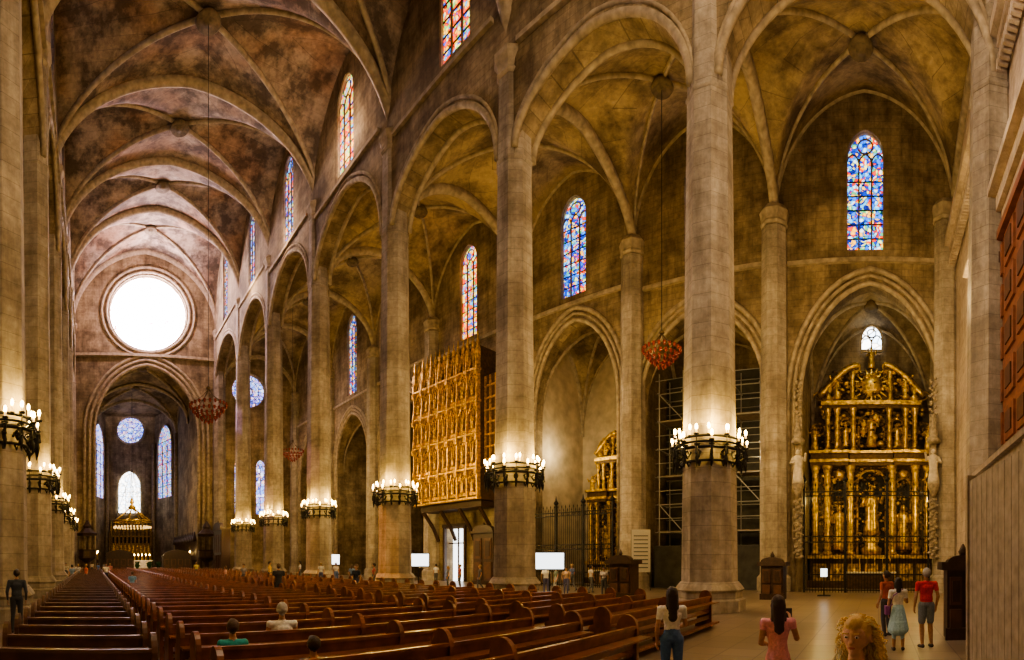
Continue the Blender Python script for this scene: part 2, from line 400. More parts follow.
for i in range(7):
    for x in (XR-.66,XR+.66,XL+.66):
        for dr,r in((.0,.17),(.5,.1)):
            a,b_=YC[i]+.55-dr*.3,YC[i+1]-.55+dr*.3; c=(a+b_)/2; h=(b_-a)/2; pts=[]
            for k in range(25):
                t=-math.cos(pi*k/24); sp=AS[i]+(AS[i+1]-AS[i])*(t+1)/2
                pts.append((x,c+h*t,sp+(AP[i]+dr-sp)*P(t)))
            mb.tube(pts,r,6,'stone_trim',ref=(1,0,0))
mb.obj('trim_arcade_mouldings')
mb=MB()
for dr in(0,.7,1.4): mb.tube([(7.6-7.4-dr,69.95,0)]+[(p,69.95,q) for p,q in archpts(7.6,7.4+dr,21,30.6+dr,24)]+[(7.6+7.4+dr,69.95,0)],.25,6,'stone_trim',ref=(0,1,0))
for r in(5.9,6.6): mb.torus((7.8,69.95,38.3),r,.2,'stone_trim','y',48,6)
mb.box(XM,69.8,31.9,20,.5,.4,'stone_trim')
mb.obj('trim_east_arch')

# ------------------------------------------------------------------ west wall details
mb=MB()
for k,(d,z,h) in enumerate([(.25,20.6,.5),(.45,21.1,.35),(.7,21.5,.5),(.3,22.2,.4)]): mb.box(7.4,-4.6+d/2,z,44.0,d,h,'stone_west')
for k in range(90): mb.box(9+k*.24,-4.3,20.2,.12,.35,.4,'stone_west')
for k,(w,d,z0,z1) in enumerate([(13.6,.5,14.8,15.3),(14.2,.8,15.3,15.6),(13,.3,14.0,14.8)]): mb.box(15.2,-4.6+d/2,(z0+z1)/2,w,d,z1-z0,'stone_west')
for x in(21.3,20.2,10.2,9.1): mb.lathe(x,-4.35,[(.5,0),(.5,1.6),(.38,1.7),(.33,13.2),(.5,13.6),(.5,14)],12,'stone_west')
mb.torus((20.6,-4.5,17.2),.5,.12,'white_statue','y',16,6); mb.ball((20.6,-4.45,17.2),.3,.15,.45,'white_statue')
mb.obj('trim_west_cornices')
mb=MB()
mb.box(15.2,-4.46,9.9,9.2,.25,7.8,'door_red')
for ix in range(6):
    for iz in range(5):
        mb.box(11.4+ix*1.52,-4.30,6.8+iz*1.55,1.15,.1,1.15,'door_red'); mb.box(11.4+ix*1.52,-4.26,6.8+iz*1.55,.7,.12,.7,'door_panel')
mb.box(15.2,-4.35,13.9,9.6,.45,.3,'door_red')
mb.obj('door_1')
mb=MB()
mb.box(12.9,-3.85,2.4,6.2,1.3,4.8,'door_grey')
for ix in range(4):
    for z0,hh in((.95,1.5),(3.0,1.9)):
        x=10.65+ix*1.5; mb.box(x,-3.18,z0+.15,1.15,.06,hh,'door_grey'); mb.box(x,-3.14,z0+.15,.85,.05,hh-.3,'door_grey')
mb.box(12.9,-3.8,4.88,6.5,1.5,.16,'door_grey'); mb.box(12.9,-3.15,.12,6.3,.12,.24,'door_grey')
mb.obj('wooden_entrance_porch')
mb=MB()
for k in range(10):
    mb.box(.14+k*.28,0,1.72,.265,.09,3.36,'door_grey')
for z in(.35,1.7,3.1): mb.box(1.4,.06,z,2.8,.05,.16,'door_panel')
for z in(.35,1.7,3.1):
    for k in range(10): mb.ball((.14+k*.28,.10,z),.025,.02,.025,'iron',6,3)
mb.box(0.02,0,1.75,.12,.16,3.5,'door_grey'); mb.box(2.8,0,1.75,.12,.16,3.5,'door_grey'); mb.torus((.55,.1,1.25),.09,.015,'iron','y',12,5); mb.box(.55,.08,1.4,.12,.04,.2,'iron')
mb.obj('wooden_door_leaf',(8.45,-1.58,0),pi+.07)

# ------------------------------------------------------------------ chapels
mb=MB()
for i in range(7):
    if not chap[i]: continue
    c,h,s,ap=chap[i]; ap2=ap+1; x0,x1=XO+1.0,XO+7
    y0,y1=c-h-.2,c+h+.2
    mt='plaster' if i==2 else 'stone_wall'
    mb.add([(x1,y0,0),(x1,y1,0),(x1,y1,ap2+2),(x1,y0,ap2+2)],[(0,1,2,3)],mt)
    mb.add([(x0,y0,0),(x1,y0,0),(x1,y0,ap2+2),(x0,y0,ap2+2)],[(0,1,2,3)],mt)
    mb.add([(x0,y1,0),(x1,y1,0),(x1,y1,ap2+2),(x0,y1,ap2+2)],[(0,1,2,3)],mt)
    vault(mb,mb,x0,x1,y0,y1,(s,s,s,s),ap2,ap2-.3,ap2-.3,ap2-.3,ap2-.3,'stone_vault',10,.14,.5)
mb.obj('wall_chapels')
mb=MB(); mb.add([(XO+.9,32.5,0),(XO+.9,35.3,0),(XO+.9,35.3,5.1),(XO+.9,32.5,5.1)],[(0,1,2,3)],'daylight')
mb.box(XO+.4,33.9,2.5,.12,.1,5,'dark_wood'); mb.box(XO+.4,33.9,3.6,.12,2.6,.12,'dark_wood')
for y in(32.5,35.3): mb.box(XO-.05,y,2.6,.3,.25,5.2,'dark_wood')
mb.box(XO-.05,33.9,5.25,.35,3.2,.3,'dark_wood'); mb.obj('door_2')

def statue(mb,x,y,z,h,mat,arm=1):
    mb.lathe(x,y,[(.17*h,z),(.16*h,z+.12*h),(.12*h,z+.45*h),(.14*h,z+.62*h),(.15*h,z+.72*h),(.13*h,z+.79*h),(.05*h,z+.84*h)],9,mat,0,.7)
    mb.ball((x,y-.01*h,z+.91*h),.065*h,.07*h,.085*h,mat,8,5)
    for sg in(-1,1):
        e=(x+sg*.2*h,y-.04*h,z+(.6 if sg*arm<0 else .66)*h)
        mb.tube([(x+sg*.13*h,y,z+.76*h),e,(x+sg*(.08 if sg*arm<0 else .24)*h,y-.15*h,z+(.6 if sg*arm<0 else .86)*h)],.04*h,5,mat,rr=[.045*h,.04*h,.03*h])
def scolumn(mb,x,y,z0,z1,r,mat,twist=True):
    prof=[(r*1.5,z0),(r*1.5,z0+.15),(r*1.1,z0+.25)]
    n=14
    for k in range(n*2+1):
        z=z0+.3+(z1-z0-.9)*k/(2*n); prof.append((r*(1+(.22*(k%2) if twist else 0)),z))
    prof+=[(r*1.0,z1-.55),(r*1.35,z1-.4),(r*1.25,z1-.3),(r*1.7,z1-.1),(r*1.7,z1)]
    mb.lathe(x,y,prof,10,mat)
def niche(mb,x,y,z0,z1,w,gold,dark):
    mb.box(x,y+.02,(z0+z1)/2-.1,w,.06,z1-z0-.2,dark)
    mb.tube([(x-w/2,y-.08,z0)]+[(x+w/2*(-math.cos(pi*k/12)),y-.08,z1-w/2+w/2*math.sin(pi*k/12)) for k in range(13)]+[(x+w/2,y-.08,z0)],.1,5,gold,ref=(0,1,0))
def scroll(mb,x,y,z,r,mat,sg):
    mb.tube([(x+sg*(r*(1-t/26))*math.cos(t*.42),y,z+(r*(1-t/26))*math.sin(t*.42)) for t in range(24)],.12*r,5,mat,ref=(0,1,0))
def retable(name,w,h,loc,rz,gold='gold',dark='gold_dark'):
    mb=MB()
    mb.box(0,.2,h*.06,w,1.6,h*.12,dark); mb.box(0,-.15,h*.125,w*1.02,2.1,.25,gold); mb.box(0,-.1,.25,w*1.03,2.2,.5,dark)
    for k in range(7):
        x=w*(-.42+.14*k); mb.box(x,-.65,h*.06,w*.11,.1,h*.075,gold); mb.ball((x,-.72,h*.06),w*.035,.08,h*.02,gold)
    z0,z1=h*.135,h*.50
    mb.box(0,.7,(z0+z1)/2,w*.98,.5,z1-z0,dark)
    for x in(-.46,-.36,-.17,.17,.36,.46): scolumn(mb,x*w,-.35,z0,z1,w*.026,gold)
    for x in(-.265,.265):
        niche(mb,x*w,.4,z0+.3,z1-.8,w*.13,gold,'niche_shade'); statue(mb,x*w,.2,z0+.35,(z1-z0)*.52,gold,1 if x<0 else -1)
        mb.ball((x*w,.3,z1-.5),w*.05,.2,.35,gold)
    niche(mb,0,.4,z0,z1-.2,w*.24,gold,'niche_shade'); statue(mb,0,.1,z0+(z1-z0)*.22,(z1-z0)*.55,gold)
    mb.lathe(0,.1,[(w*.08,z0),(w*.09,z0+.4),(w*.05,z0+.7),(w*.08,z0+(z1-z0)*.2)],10,gold)
    for k,(e,dd,hh) in enumerate([(1.0,1.5,.25),(1.03,1.7,.2),(.99,1.4,.45),(1.05,1.9,.2)]):
        zz=z1+.12+[0,.22,.55,.85][k]
        for q in(-1,0,1):
            mb.box(q*w*.34,.35-(.25 if q else 0),zz,w*e*(.31 if q else .36),dd,hh,gold if k%2 else dark)
    z2=z1+h*.062; z3=h*.74; w2=w*.78
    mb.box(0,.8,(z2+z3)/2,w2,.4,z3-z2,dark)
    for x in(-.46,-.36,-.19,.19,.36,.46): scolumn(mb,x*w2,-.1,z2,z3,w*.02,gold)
    niche(mb,0,.5,z2+.2,z3-.2,w2*.27,gold,'niche_shade'); statue(mb,0,.25,z2+.35,(z3-z2)*.75,gold)
    for k in range(5): mb.ball((w2*.1*math.cos(k*1.3),.2,z2+.6+.5*k),.3,.25,.28,gold,8,4)
    for sg in(-1,1):
        niche(mb,sg*.275*w2,.5,z2+.2,z3-.6,w2*.12,gold,'niche_shade'); statue(mb,sg*.275*w2,.3,z2+.3,(z3-z2)*.6,gold,sg)
        statue(mb,sg*.47*w,0,z2,(z3-z2)*.62,gold,sg); scroll(mb,sg*.44*w,.5,z2+(z3-z2)*.55,w*.07,gold,sg)
    for k,(e,dd,hh) in enumerate([(1.02,1.2,.25),(1.06,1.5,.3)]): mb.box(0,.5,z3+.12+.28*k,w2*e,dd,hh,gold if k else dark)
    z4=z3+.55; w3=w*.46; H4=h-z4
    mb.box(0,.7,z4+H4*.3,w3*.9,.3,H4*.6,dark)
    for sg in(-1,1):
        mb.tube([(sg*w3*(.95-.72*(k/14)**.9),.2,z4+H4*(.12+.55*math.sin(pi/2*k/14))) for k in range(15)],.24,6,gold,ref=(0,1,0))
        scroll(mb,sg*w3*.28,.15,z4+H4*.62,w*.05,gold,sg)
        scolumn(mb,sg*w3*.34,.2,z4,z4+H4*.55,w*.018,gold)
        statue(mb,sg*w3*.62,.3,z4+.2,H4*.5,gold,sg); scroll(mb,sg*w3*.95,.4,z4+.5,w*.05,gold,sg)
        mb.lathe(sg*w2*.46,.3,[(.3,z4),(.4,z4+.3),(.15,z4+.6),(.35,z4+1.0),(.1,z4+1.5)],8,gold)
    mb.ball((0,.3,z4+H4*.30),w3*.2,.3,H4*.2,gold,12,7)
    for k in range(20):
        a=2*pi*k/20; q=.42 if k%2 else .34; mb.tube([(w3*.2*math.cos(a),.3,z4+H4*.30+w3*.2*math.sin(a)),(w3*q*math.cos(a),.3,z4+H4*.30+w3*q*math.sin(a))],.06,4,gold,rr=[.09,.02])
    statue(mb,0,.3,z4+H4*.62,H4*.38,gold)
    rnd=random.Random(3)
    for k in range(1100):
        zz=rnd.uniform(h*.13,h*.9); ww=w if zz<z2 else (w2*1.1 if zz<z4 else w3*1.4)
        xx=rnd.uniform(-.5,.5)*ww; q=rnd.uniform(.05,.16)
        mb.ball((xx,.46-rnd.random()*.35,zz),q*1.5,.15,q,gold if R()<.55 else dark,6,3)
    mb.box(0,-1.9,.55,w*.36,.9,1.1,dark); mb.box(0,-1.9,1.13,w*.39,1.1,.1,'altar_cloth')
    for k in range(6):
        x=w*(-.15+.06*k); mb.lathe(x,-1.75,[(.1,1.18),(.03,1.3),(.05,1.6),(.03,1.9),(.035,2.3)],6,gold)
    return mb.obj(name,loc,rz)
retable('gilded_altarpiece',8.6,17.8,(35.4,.5,0),-pi/2)
retable('side_altarpiece',6.2,14.0,(35.6,20.0,0),-pi/2,'gold','gold_dark')
retable('side_altarpiece',6.4,14,(35.6,42.2,0),-pi/2,'gold_dark','bronze')
window(.5,1.6,18.0,20.0,'X',36.9,'glass_white',2)
for y in(4.7,-3.2):
    mb=MB(); S_='statue_stone'
    mb.lathe(0,0,[(.08,5.8),(.18,6.0),(.34,6.4),(.38,6.55),(.38,6.65)],8,S_); statue(mb,0,0,6.65,2.1,'white_statue',1 if y>0 else -1)
    mb.lathe(0,0,[(.38,9.1),(.42,9.3),(.25,9.5),(.3,9.7),(.12,10.2),(.02,10.8)],6,S_)
    for k in range(30):
        a=k*1.7; mb.ball((.22*math.cos(a),.12,2.2+k*.12),.13,.12,.10,S_,6,4)
        if k<20: mb.ball((.18*math.sin(a),.15,10.8+k*.12),.11,.10,.10,S_,6,4)
    mb.box(0,.35,6.5,.4,.3,8.8,S_)
    mb.obj('saint_statue',(28.95,y,0),-pi/2)

def grille(name,y0,y1,z,x):
    mb=MB(); n=int((y1-y0)/.17)
    for k in range(n+1):
        y=y0+(y1-y0)*k/n; hh=z+(.35 if k%2 else .1)
        mb.tube([(x,y,0),(x,y,hh)],.022,4,'iron'); mb.lathe(x,y,[(.022,hh),(.05,hh+.07),(.005,hh+.25)],4,'iron')
    for zz in(.15,1.1,z*.5,z*.5+.35,z-.25,z): mb.box(x,(y0+y1)/2,zz,.06,y1-y0,.07,'iron')
    for k in range(int((y1-y0)/.5)):
        mb.torus((x,y0+.25+.5*k,z*.5+.175),.15,.02,'iron','x',10,4)
        mb.torus((x,y0+.25+.5*k,z-.12),.1,.02,'iron','x',8,4)
    for y in(y0,(y0*2+y1)/3,(y0+2*y1)/3,y1):
        mb.box(x,y,z/2+.3,.14,.14,z+.6,'iron'); mb.lathe(x,y,[(.12,z+.6),(.2,z+.75),(.06,z+.95),(.01,z+1.3)],6,'iron')
    mb.obj(name)
grille('iron_grille',-2.95,4.4,6.2,XO-.6)
grille('iron_grille',17.3,24.5,5.6,XO-.6)

mb=MB()
ys=[7.6+1.8*k for k in range(5)]; xs=[XO+1.6,XO+3.4]
for y in ys:
    for x in xs: mb.tube([(x,y,0),(x,y,15.5)],.045,5,'steel_pipe')
    for z in range(2,16,2): mb.tube([(xs[0]-.3,y,z),(xs[1]+.3,y,z)],.04,5,'steel_pipe')
for z in range(2,16,2):
    for x in xs: mb.tube([(x,ys[0]-.3,z),(x,ys[-1]+.3,z)],.04,5,'steel_pipe'); mb.tube([(x,ys[0]-.3,z+1),(x,ys[-1]+.3,z+1)],.03,5,'steel_pipe')
    if z%4==0: mb.box((xs[0]+xs[1])/2,(ys[0]+ys[-1])/2,z+.08,1.7,ys[-1]-ys[0]+.3,.05,'plank')
    k=(z//2)%4; mb.tube([(xs[0],ys[k],z-2),(xs[0],ys[k+1],z)],.04,5,'steel_pipe')
mb.add([(xs[1]+.6,7.2,0),(xs[1]+.6,15.3,0),(xs[1]+.6,15.3,16),(xs[1]+.6,7.2,16)],[(0,1,2,3)],'scaffold_net')
mb.box(XO+1.2,11.2,1.5,.2,7.6,3,'scaffold_net')
mb.obj('restoration_scaffold')

# ------------------------------------------------------------------ gilded gallery
def organ():
    mb=MB(); W=8.2; z0,z1=7.0,19.6; D=2.0; G='organ_gold'
    mb.box(0,D/2,(z0+z1)/2,W,D,z1-z0,'gold_dark')
    nb=7; bw=W/nb; rows=[(7.3,9.4),(9.7,12.2),(12.5,14.9),(15.2,17.5)]
    for b_ in range(nb+1):
        x=-W/2+b_*bw
        mb.box(x,-.14,(z0+z1)/2-.5,.16,.34,z1-z0-1,G)
        for z in(9.5,12.3,15.0,17.6): mb.lathe(x,-.32,[(.2,z-.5),(.24,z-.1),(.14,z),(.12,z+.5),(.0,z+1.1)],4,G,pi/4,sm=False)
        mb.lathe(x,-.15,[(.2,z1-1.2),(.22,z1-.3),(.1,z1),(.14,z1+.1),(.01,z1+1.1)],4,G,pi/4,sm=False)
    for b_ in range(nb):
        x=-W/2+(b_+.5)*bw
        for (a,c) in rows:
            for dx in(-bw*.22,0,bw*.22): mb.box(x+dx,-.08,(a+c)/2-.2,.07,.12,c-a-.5,G)
            for dx in(-bw*.33,-bw*.11,bw*.11,bw*.33):
                mb.tube([(x+dx+bw*.1*(-math.cos(pi*k/6)),-.1,c-.75+.3*math.sin(pi*k/6)) for k in range(7)],.035,4,G,ref=(0,1,0))
            mb.tube([(x-bw*.4,-.2,c-.75),(x-bw*.22,-.22,c-.35),(x,-.24,c+.12),(x+bw*.22,-.22,c-.35),(x+bw*.4,-.2,c-.75)],.06,5,G,ref=(0,1,0))
            mb.torus((x,-.14,c-.3),.13,.035,G,'y',10,4); mb.torus((x-bw*.3,-.12,c-.15),.08,.03,G,'y',8,4); mb.torus((x+bw*.3,-.12,c-.15),.08,.03,G,'y',8,4)
            mb.box(x,-.1,a+.2,bw*.8,.1,.25,G)
            statue(mb,x,-.25,a+.35,1.0,G,1 if b_%2 else -1)
        mb.tube([(x-bw*.45,-.1,17.8),(x-bw*.25,-.12,18.6),(x,-.14,19.9),(x+bw*.25,-.12,18.6),(x+bw*.45,-.1,17.8)],.08,5,G,ref=(0,1,0))
        mb.lathe(x,-.1,[(.1,19.6),(.16,19.9),(.05,20.1),(.01,20.7)],6,G)
        mb.box(x,-.08,18.6,.1,.1,1.8,G)
    for z in(7.1,9.55,12.35,15.05,17.65): mb.box(0,-.14,z,W+.2,.5,.16,G)
    mb.box(0,D/2+.2,6.7,W-.4,D-.4,.5,'dark_wood')
    for x in(-3.6,-1.2,1.2,3.6): mb.tube([(x,2.2,3.8),(x,1.6,5.0),(x,.4,6.5)],.18,5,'dark_wood')
    mb.box(W/2+.7,1.3,13.2,1.4,1.4,8.0,'gold_dark')
    for z in range(10,17): mb.box(W/2+.7,.55,z+.3,1.3,.15,.12,G)
    for x in(W/2+.15,W/2+.7,W/2+1.3): mb.box(x,.52,13.2,.1,.14,7.8,G)
    return mb.obj('gilded_organ_gallery',(27.4,32.2,0),-pi/2)
organ()
def vestibule(name,loc,rz,w,h,d):
    mb=MB(); mb.box(0,d/2,h/2,w,d,h,'dark_wood'); mb.box(0,d/2-.05,h+.1,w+.3,d+.3,.2,'dark_wood'); mb.box(0,-.02,.15,w+.1,.15,.3,'dark_wood')
    n=max(2,int(w/.9))
    for k in range(n):
        x=-w/2+w*(k+.5)/n
        mb.box(x,-.04,h*.26,w/n*.7,.08,h*.36,'door_panel'); mb.box(x,-.04,h*.7,w/n*.7,.08,h*.4,'door_panel')
        mb.box(x,-.09,h*.7,w/n*.45,.05,h*.3,'dark_wood')
    arc=[(w/2*(-math.cos(pi*k/12)),h+.2+w*.22*math.sin(pi*k/12)) for k in range(13)]
    n2=13; vs=[(a,-.12,b_) for a,b_ in arc]+[(a,.35,b_) for a,b_ in arc]
    mb.add(vs,[tuple(range(n2)),tuple(reversed(range(n2,2*n2)))]+[(i,i+n2,i+1+n2,i+1) for i in range(n2-1)],'dark_wood')
    mb.lathe(0,.1,[(.08,h+.2+w*.2),(.12,h+.3+w*.2),(.02,h+.5+w*.2)],6,'dark_wood')
    return mb.obj(name,loc,rz)
vestibule('wooden_vestibule',(27.6,27.9,0),-pi/2,2.2,4.2,1.2)
vestibule('confessional',(23.6,5.1,0),-pi/2,1.1,1.7,.9)
vestibule('confessional',(21.6,12.3,0),-pi/2,1.2,1.8,.9)
vestibule('confessional',(11.9,-2.05,0),-pi/2,.8,1.75,.7)
vestibule('confessional',(28.0,40,0),-pi/2,2.0,2.8,1.0)
vestibule('choir_screen',(16.0,63,0),-pi/2,4,6.0,1.2)
for x,w in((3.6,3.8),(11.4,3.8)): vestibule('choir_parapet',(x,67.2,0),0,w,2.4,.8)

# ------------------------------------------------------------------ ring chandeliers
def ringlamp():
    mb=MB(); Rg=1.32
    mb.torus((0,0,0),Rg,.06,'iron','z',32,6); mb.torus((0,0,.2),Rg,.04,'iron','z',32,6); mb.torus((0,0,.45),1.18,.05,'iron','z',28,6); mb.torus((0,0,-.45),1.06,.05,'iron','z',28,6)
    for k in range(16):
        a=2*pi*k/16; c,s=math.cos(a),math.sin(a)
        f=lambda r,z:(r*c,r*s,z)
        mb.tube([f(1.02,-.1),f(1.2,-.35),f(1.46,-.25),f(1.43,.0)],.045,5,'iron')
        mb.tube([f(1.34,-.05),f(1.3,-.45),f(1.14,-.66),f(1.03,-.45)],.035,5,'iron')
        mb.lathe(1.38*c,1.38*s,[(.01,-.75),(.07,-.45),(.03,-.25),(.06,0)],5,'iron')
        mb.torus(f(1.34,.1),.1,.025,'iron','z',8,4)
        mb.torus(f(1.22,-.2),.12,.025,'iron','x' if abs(s)>.7 else 'y',8,4)
        hz=.0 if k%2 else .22
        mb.tube([f(1.42,.0),f(1.42,.25+hz)],.02,4,'iron')
        mb.lathe(1.42*c,1.42*s,[(.09,.2+hz),(.11,.26+hz),(.04,.28+hz)],6,'iron'); mb.tube([f(1.42,.25+hz),f(1.42,.40+hz)],.035,6,'wax')
        mb.ball((1.42*c,1.42*s,.50+hz),.055,.055,.12,'flame',6,4)
    for k in range(10):
        a=2*pi*(k+.5)/10; c,s=math.cos(a),math.sin(a)
        mb.tube([(1.18*c,1.18*s,.45),(1.18*c,1.18*s,.70)],.035,6,'wax'); mb.ball((1.18*c,1.18*s,.81),.05,.05,.12,'flame',6,4)
        mb.lathe(1.18*c,1.18*s,[(.08,.42),(.1,.5),(.04,.52)],6,'iron')
    for k in range(4): 
        a=pi/4+pi/2*k; mb.tube([(.95*math.cos(a),.95*math.sin(a),-.2),(1.32*math.cos(a),1.32*math.sin(a),0)],.05,5,'iron')
    return mb.mesh('ring_chandelier')
RL=ringlamp()
def pointlight(name,loc,e,col=(1,.66,.3),r=.1,parent=None):
    l=bpy.data.lights.new(name,'POINT'); l.energy=e; l.color=col; l.shadow_soft_size=r
    o=bpy.data.objects.new(name,l); COL.objects.link(o); o.location=loc
    if parent: o.parent=parent
    return o
LZ=6.2
for x in(XR-.05,XL+.05):
    for i in range(1,7):
        o=bpy.data.objects.new('ring_chandelier',RL); COL.objects.link(o); o.location=(x,YC[i],LZ)
        for k in range(3):
            a=pi/2*2+(0,1.5,-1.5)[k]+.5 if x>0 else (0,1.7,-1.7)[k]-.6
            pointlight('candle_glow',(1.5*math.cos(a),1.5*math.sin(a),.9),230 if x>0 else 130,(1,.66,.16),.08,o)

def crownlamp(x,y,z,r,top):
    mb=MB()
    for k,(rr,zz) in enumerate([(1,.0),(.82,-.28),(.62,-.52),(.4,-.72),(.2,-.88)]):
        mb.torus((0,0,zz*r),rr*r,.025,'bronze','z',24,4); n=max(5,int(22*rr))
        for j in range(n):
            a=2*pi*j/n; cx,cy=rr*r*math.cos(a),rr*r*math.sin(a)
            mb.lathe(cx,cy,[(.02,zz*r-.14),(.07,zz*r-.08),(.08,zz*r+.1),(.07,zz*r+.1)],6,'red_glass')
    for j in range(6):
        a=2*pi*j/6; mb.tube([(r*math.cos(a),r*math.sin(a),0),(.3*r*math.cos(a),.3*r*math.sin(a),.55*r),(.03,0,.95*r)],.025,4,'bronze')
        mb.tube([(r*math.cos(a),r*math.sin(a),0),(.2*r*math.cos(a),.2*r*math.sin(a),-.88*r)],.02,4,'bronze')
    mb.lathe(0,0,[(.1,.9*r),(.16,.98*r),(.05,1.1*r)],8,'bronze')
    mb.tube([(0,0,.9*r),(0,0,top-z)],.022,4,'iron')
    mb.obj('votive_crown_lamp',(x,y,z))
crownlamp(24.1,11.15,13.6,1.0,28.2)
crownlamp(XM,31.5,12.4,1.2,38.2)
crownlamp(23,54.5,15.4,1.3,33)

# ------------------------------------------------------------------ royal chapel (chancel)
mb=MB()
pts=[(-.8,71),(-.8,94),(2.6,103),(12.8,103),(16.0,94),(16.0,71)]
for a,b_ in zip(pts[:-1],pts[1:]):
    mb.add([(a[0],a[1],0),(b_[0],b_[1],0),(b_[0],b_[1],36),(a[0],a[1],36)],[(0,1,2,3)],'stone_wall')
rb=MB()
vault(mb,rb,-.8,16,71,82.5,(25,25,26,26),33,32.2,32.6,32.5,32.5,'stone_vault',14,.22,.8)
vault(mb,rb,-.8,16,82.5,94,(26,26,27,27),34,32.8,33.5,33.2,33.2,'stone_vault',14,.22,.8)
mb.add([(-.8,94,33),(2.6,103,33),(12.8,103,33),(16,94,33),(7.7,94,35)],[(0,1,4),(1,2,4),(2,3,4)],'stone_vault')
for p in pts: rb.lathe(p[0]+(.3 if p[0]<7 else -.3),p[1]-.3,[(.4,0),(.4,27)],8,'stone_trim')
mb.obj('wall_chancel'); rb.obj('trim_chancel_ribs')
rose(7.7,29.8,2.9,102.8,'glass_pale',10,'window_rose_chancel')
window(7.5,4.6,12,21,'Y',102.8,'glass_white',3)
def diagwin(a,b_,t,w,z0,z1,glass):
    d=Vector((b_[0]-a[0],b_[1]-a[1],0)).normalized(); n=Vector((-d.y,d.x,0))
    c=Vector((a[0]+(b_[0]-a[0])*t,a[1]+(b_[1]-a[1])*t,0))
    mid=Vector((7.7,85,0)); 
    if (mid-c).dot(n)<0: n=-n
    mb=MB(); ol=lancet(0,w,z0,z1)
    f=lambda q,o:(c.x+d.x*q[0]+n.x*o,c.y+d.y*q[0]+n.y*o,q[1])
    mb.add([f(q,.1) for q in ol],[tuple(range(len(ol)))],glass); mb.tube([f(q,.2) for q in ol],.2,5,'stone_trim')
    for s in(-w/6,w/6): mb.tube([f((s,z0),.2),f((s,z1-w*.7),.2)],.12,4,'stone_boss')
    for k in range(1,6): mb.tube([f((-w/2,z0+(z1-z0)*k/6.5),.2),f((w/2,z0+(z1-z0)*k/6.5),.2)],.08,4,'stone_boss')
    WN[0]+=1; mb.obj('window_%d'%WN[0])
diagwin(pts[1],pts[2],.5,6.0,15,30,'glass_pale'); diagwin(pts[3],pts[4],.5,6.0,15,30,'glass_blue')
mb=MB()
for k in range(7):
    a=2*pi*k/7; b_=2*pi*(k+1)/7; r=3.2
    mb.tube([(r*math.cos(a),r*math.sin(a),0),(r*math.cos(b_),r*math.sin(b_),0)],.2,6,'gold')
    mb.tube([(r*math.cos(a),r*math.sin(a),0),(.4*math.cos(a),.4*math.sin(a),2.2)],.1,5,'gold')
    mb.tube([(r*math.cos(a),r*math.sin(a),0),(0,0,9)],.03,4,'iron')
    for j in range(5):
        t=(j+.5)/5; x=r*(math.cos(a)*(1-t)+math.cos(b_)*t); y=r*(math.sin(a)*(1-t)+math.sin(b_)*t)
        mb.tube([(x,y,0),(x,y,-.9)],.02,4,'iron'); mb.lathe(x,y,[(.05,-1.2),(.14,-1.05),(.12,-.85)],6,'wax'); 
        if j%2==0: mb.ball((x,y,-1.0),.12,.12,.14,'flame',6,4)
mb.lathe(0,0,[(.5,2.1),(.7,2.4),(.2,2.9),(.4,3.3),(.05,4.2)],10,'gold'); mb.tube([(0,0,4),(0,0,22)],.05,4,'iron')
mb.obj('altar_canopy',(6.4,82,8.6))
mb=MB()
mb.box(0,0,.25,9.5,7,.5,'stone_trim'); mb.box(0,.6,.6,8.5,5,.3,'stone_trim'); mb.box(0,1,1.3,3.4,1.3,1.1,'white_statue'); mb.box(0,1,1.9,3.8,1.6,.12,'altar_cloth')
for k in range(6): mb.lathe(-1.5+.6*k,1.3,[(.12,1.95),(.04,2.1),(.05,2.7)],6,'gold'); mb.ball((-1.5+.6*k,1.3,2.85),.09,.09,.16,'flame',5,3)
for sg in(-1,1): mb.lathe(sg*3.4,-1.5,[(.4,.5),(.12,.8),(.1,2.4),(.35,2.6)],8,'gold'); mb.ball((sg*3.4,-1.5,2.8),.12,.12,.2,'flame',6,4)
mb.obj('high_altar',(7.4,77,0))
mb=MB()
for sg in(-1,1):
    for k in range(14):
        y=72.5+k*1.4; x=7.6+sg*7.2
        mb.box(x,y,1.0,.9,1.2,2.0,'dark_wood'); mb.box(x+sg*.4,y,3.0,.15,1.25,4.2,'dark_wood'); mb.lathe(x+sg*.1,y,[(.5,4.9),(.4,5.3),(.05,6.4)],4,'dark_wood',pi/4)
        if k%3==1: mb.lathe(x-sg*.3,y,[(.04,2),(.04,3.2)],5,'gold'); mb.ball((x-sg*.3,y,3.3),.1,.1,.15,'flame',5,3)
mb.obj('choir_stalls')
mb=MB(); mb.box(7.7,101.6,4,9,1,8,'gold_dark')
for k in range(11): mb.lathe(3.7+.8*k,101,[(.2,0),(.2,8),(.3,8.2),(.02,10.5)],6,'gold')
for k in range(10): niche(mb,4.1+.8*k,100.9,3,7,.6,'gold','niche_shade'); statue(mb,4.1+.8*k,100.8,3.2,2.4,'gold')
mb.obj('apse_retable')
def pulpit(x,y,rz=0):
    mb=MB()
    mb.lathe(0,0,[(.9,0),(.9,.3),(.35,.6),(.3,1.6),(1.0,2.1),(1.25,2.3),(1.2,3.3),(1.3,3.45)],8,'dark_wood',pi/8,sm=False)
    for k in range(8): a=2*pi*k/8; mb.box(1.12*math.cos(a),1.12*math.sin(a),2.85,.08,.6,.7,'bronze',rz=a)
    mb.box(1.2,0,3.5,.2,1.0,4.2,'dark_wood'); mb.lathe(0,0,[(1.4,5.4),(1.5,5.7),(1.1,5.9),(.5,6.5),(.6,6.7),(.1,7.6)],8,'dark_wood',pi/8,sm=False)
    mb.obj('pulpit',(x,y,0),rz)
pulpit(15.6,67.5); pulpit(-.8,67.5,pi)
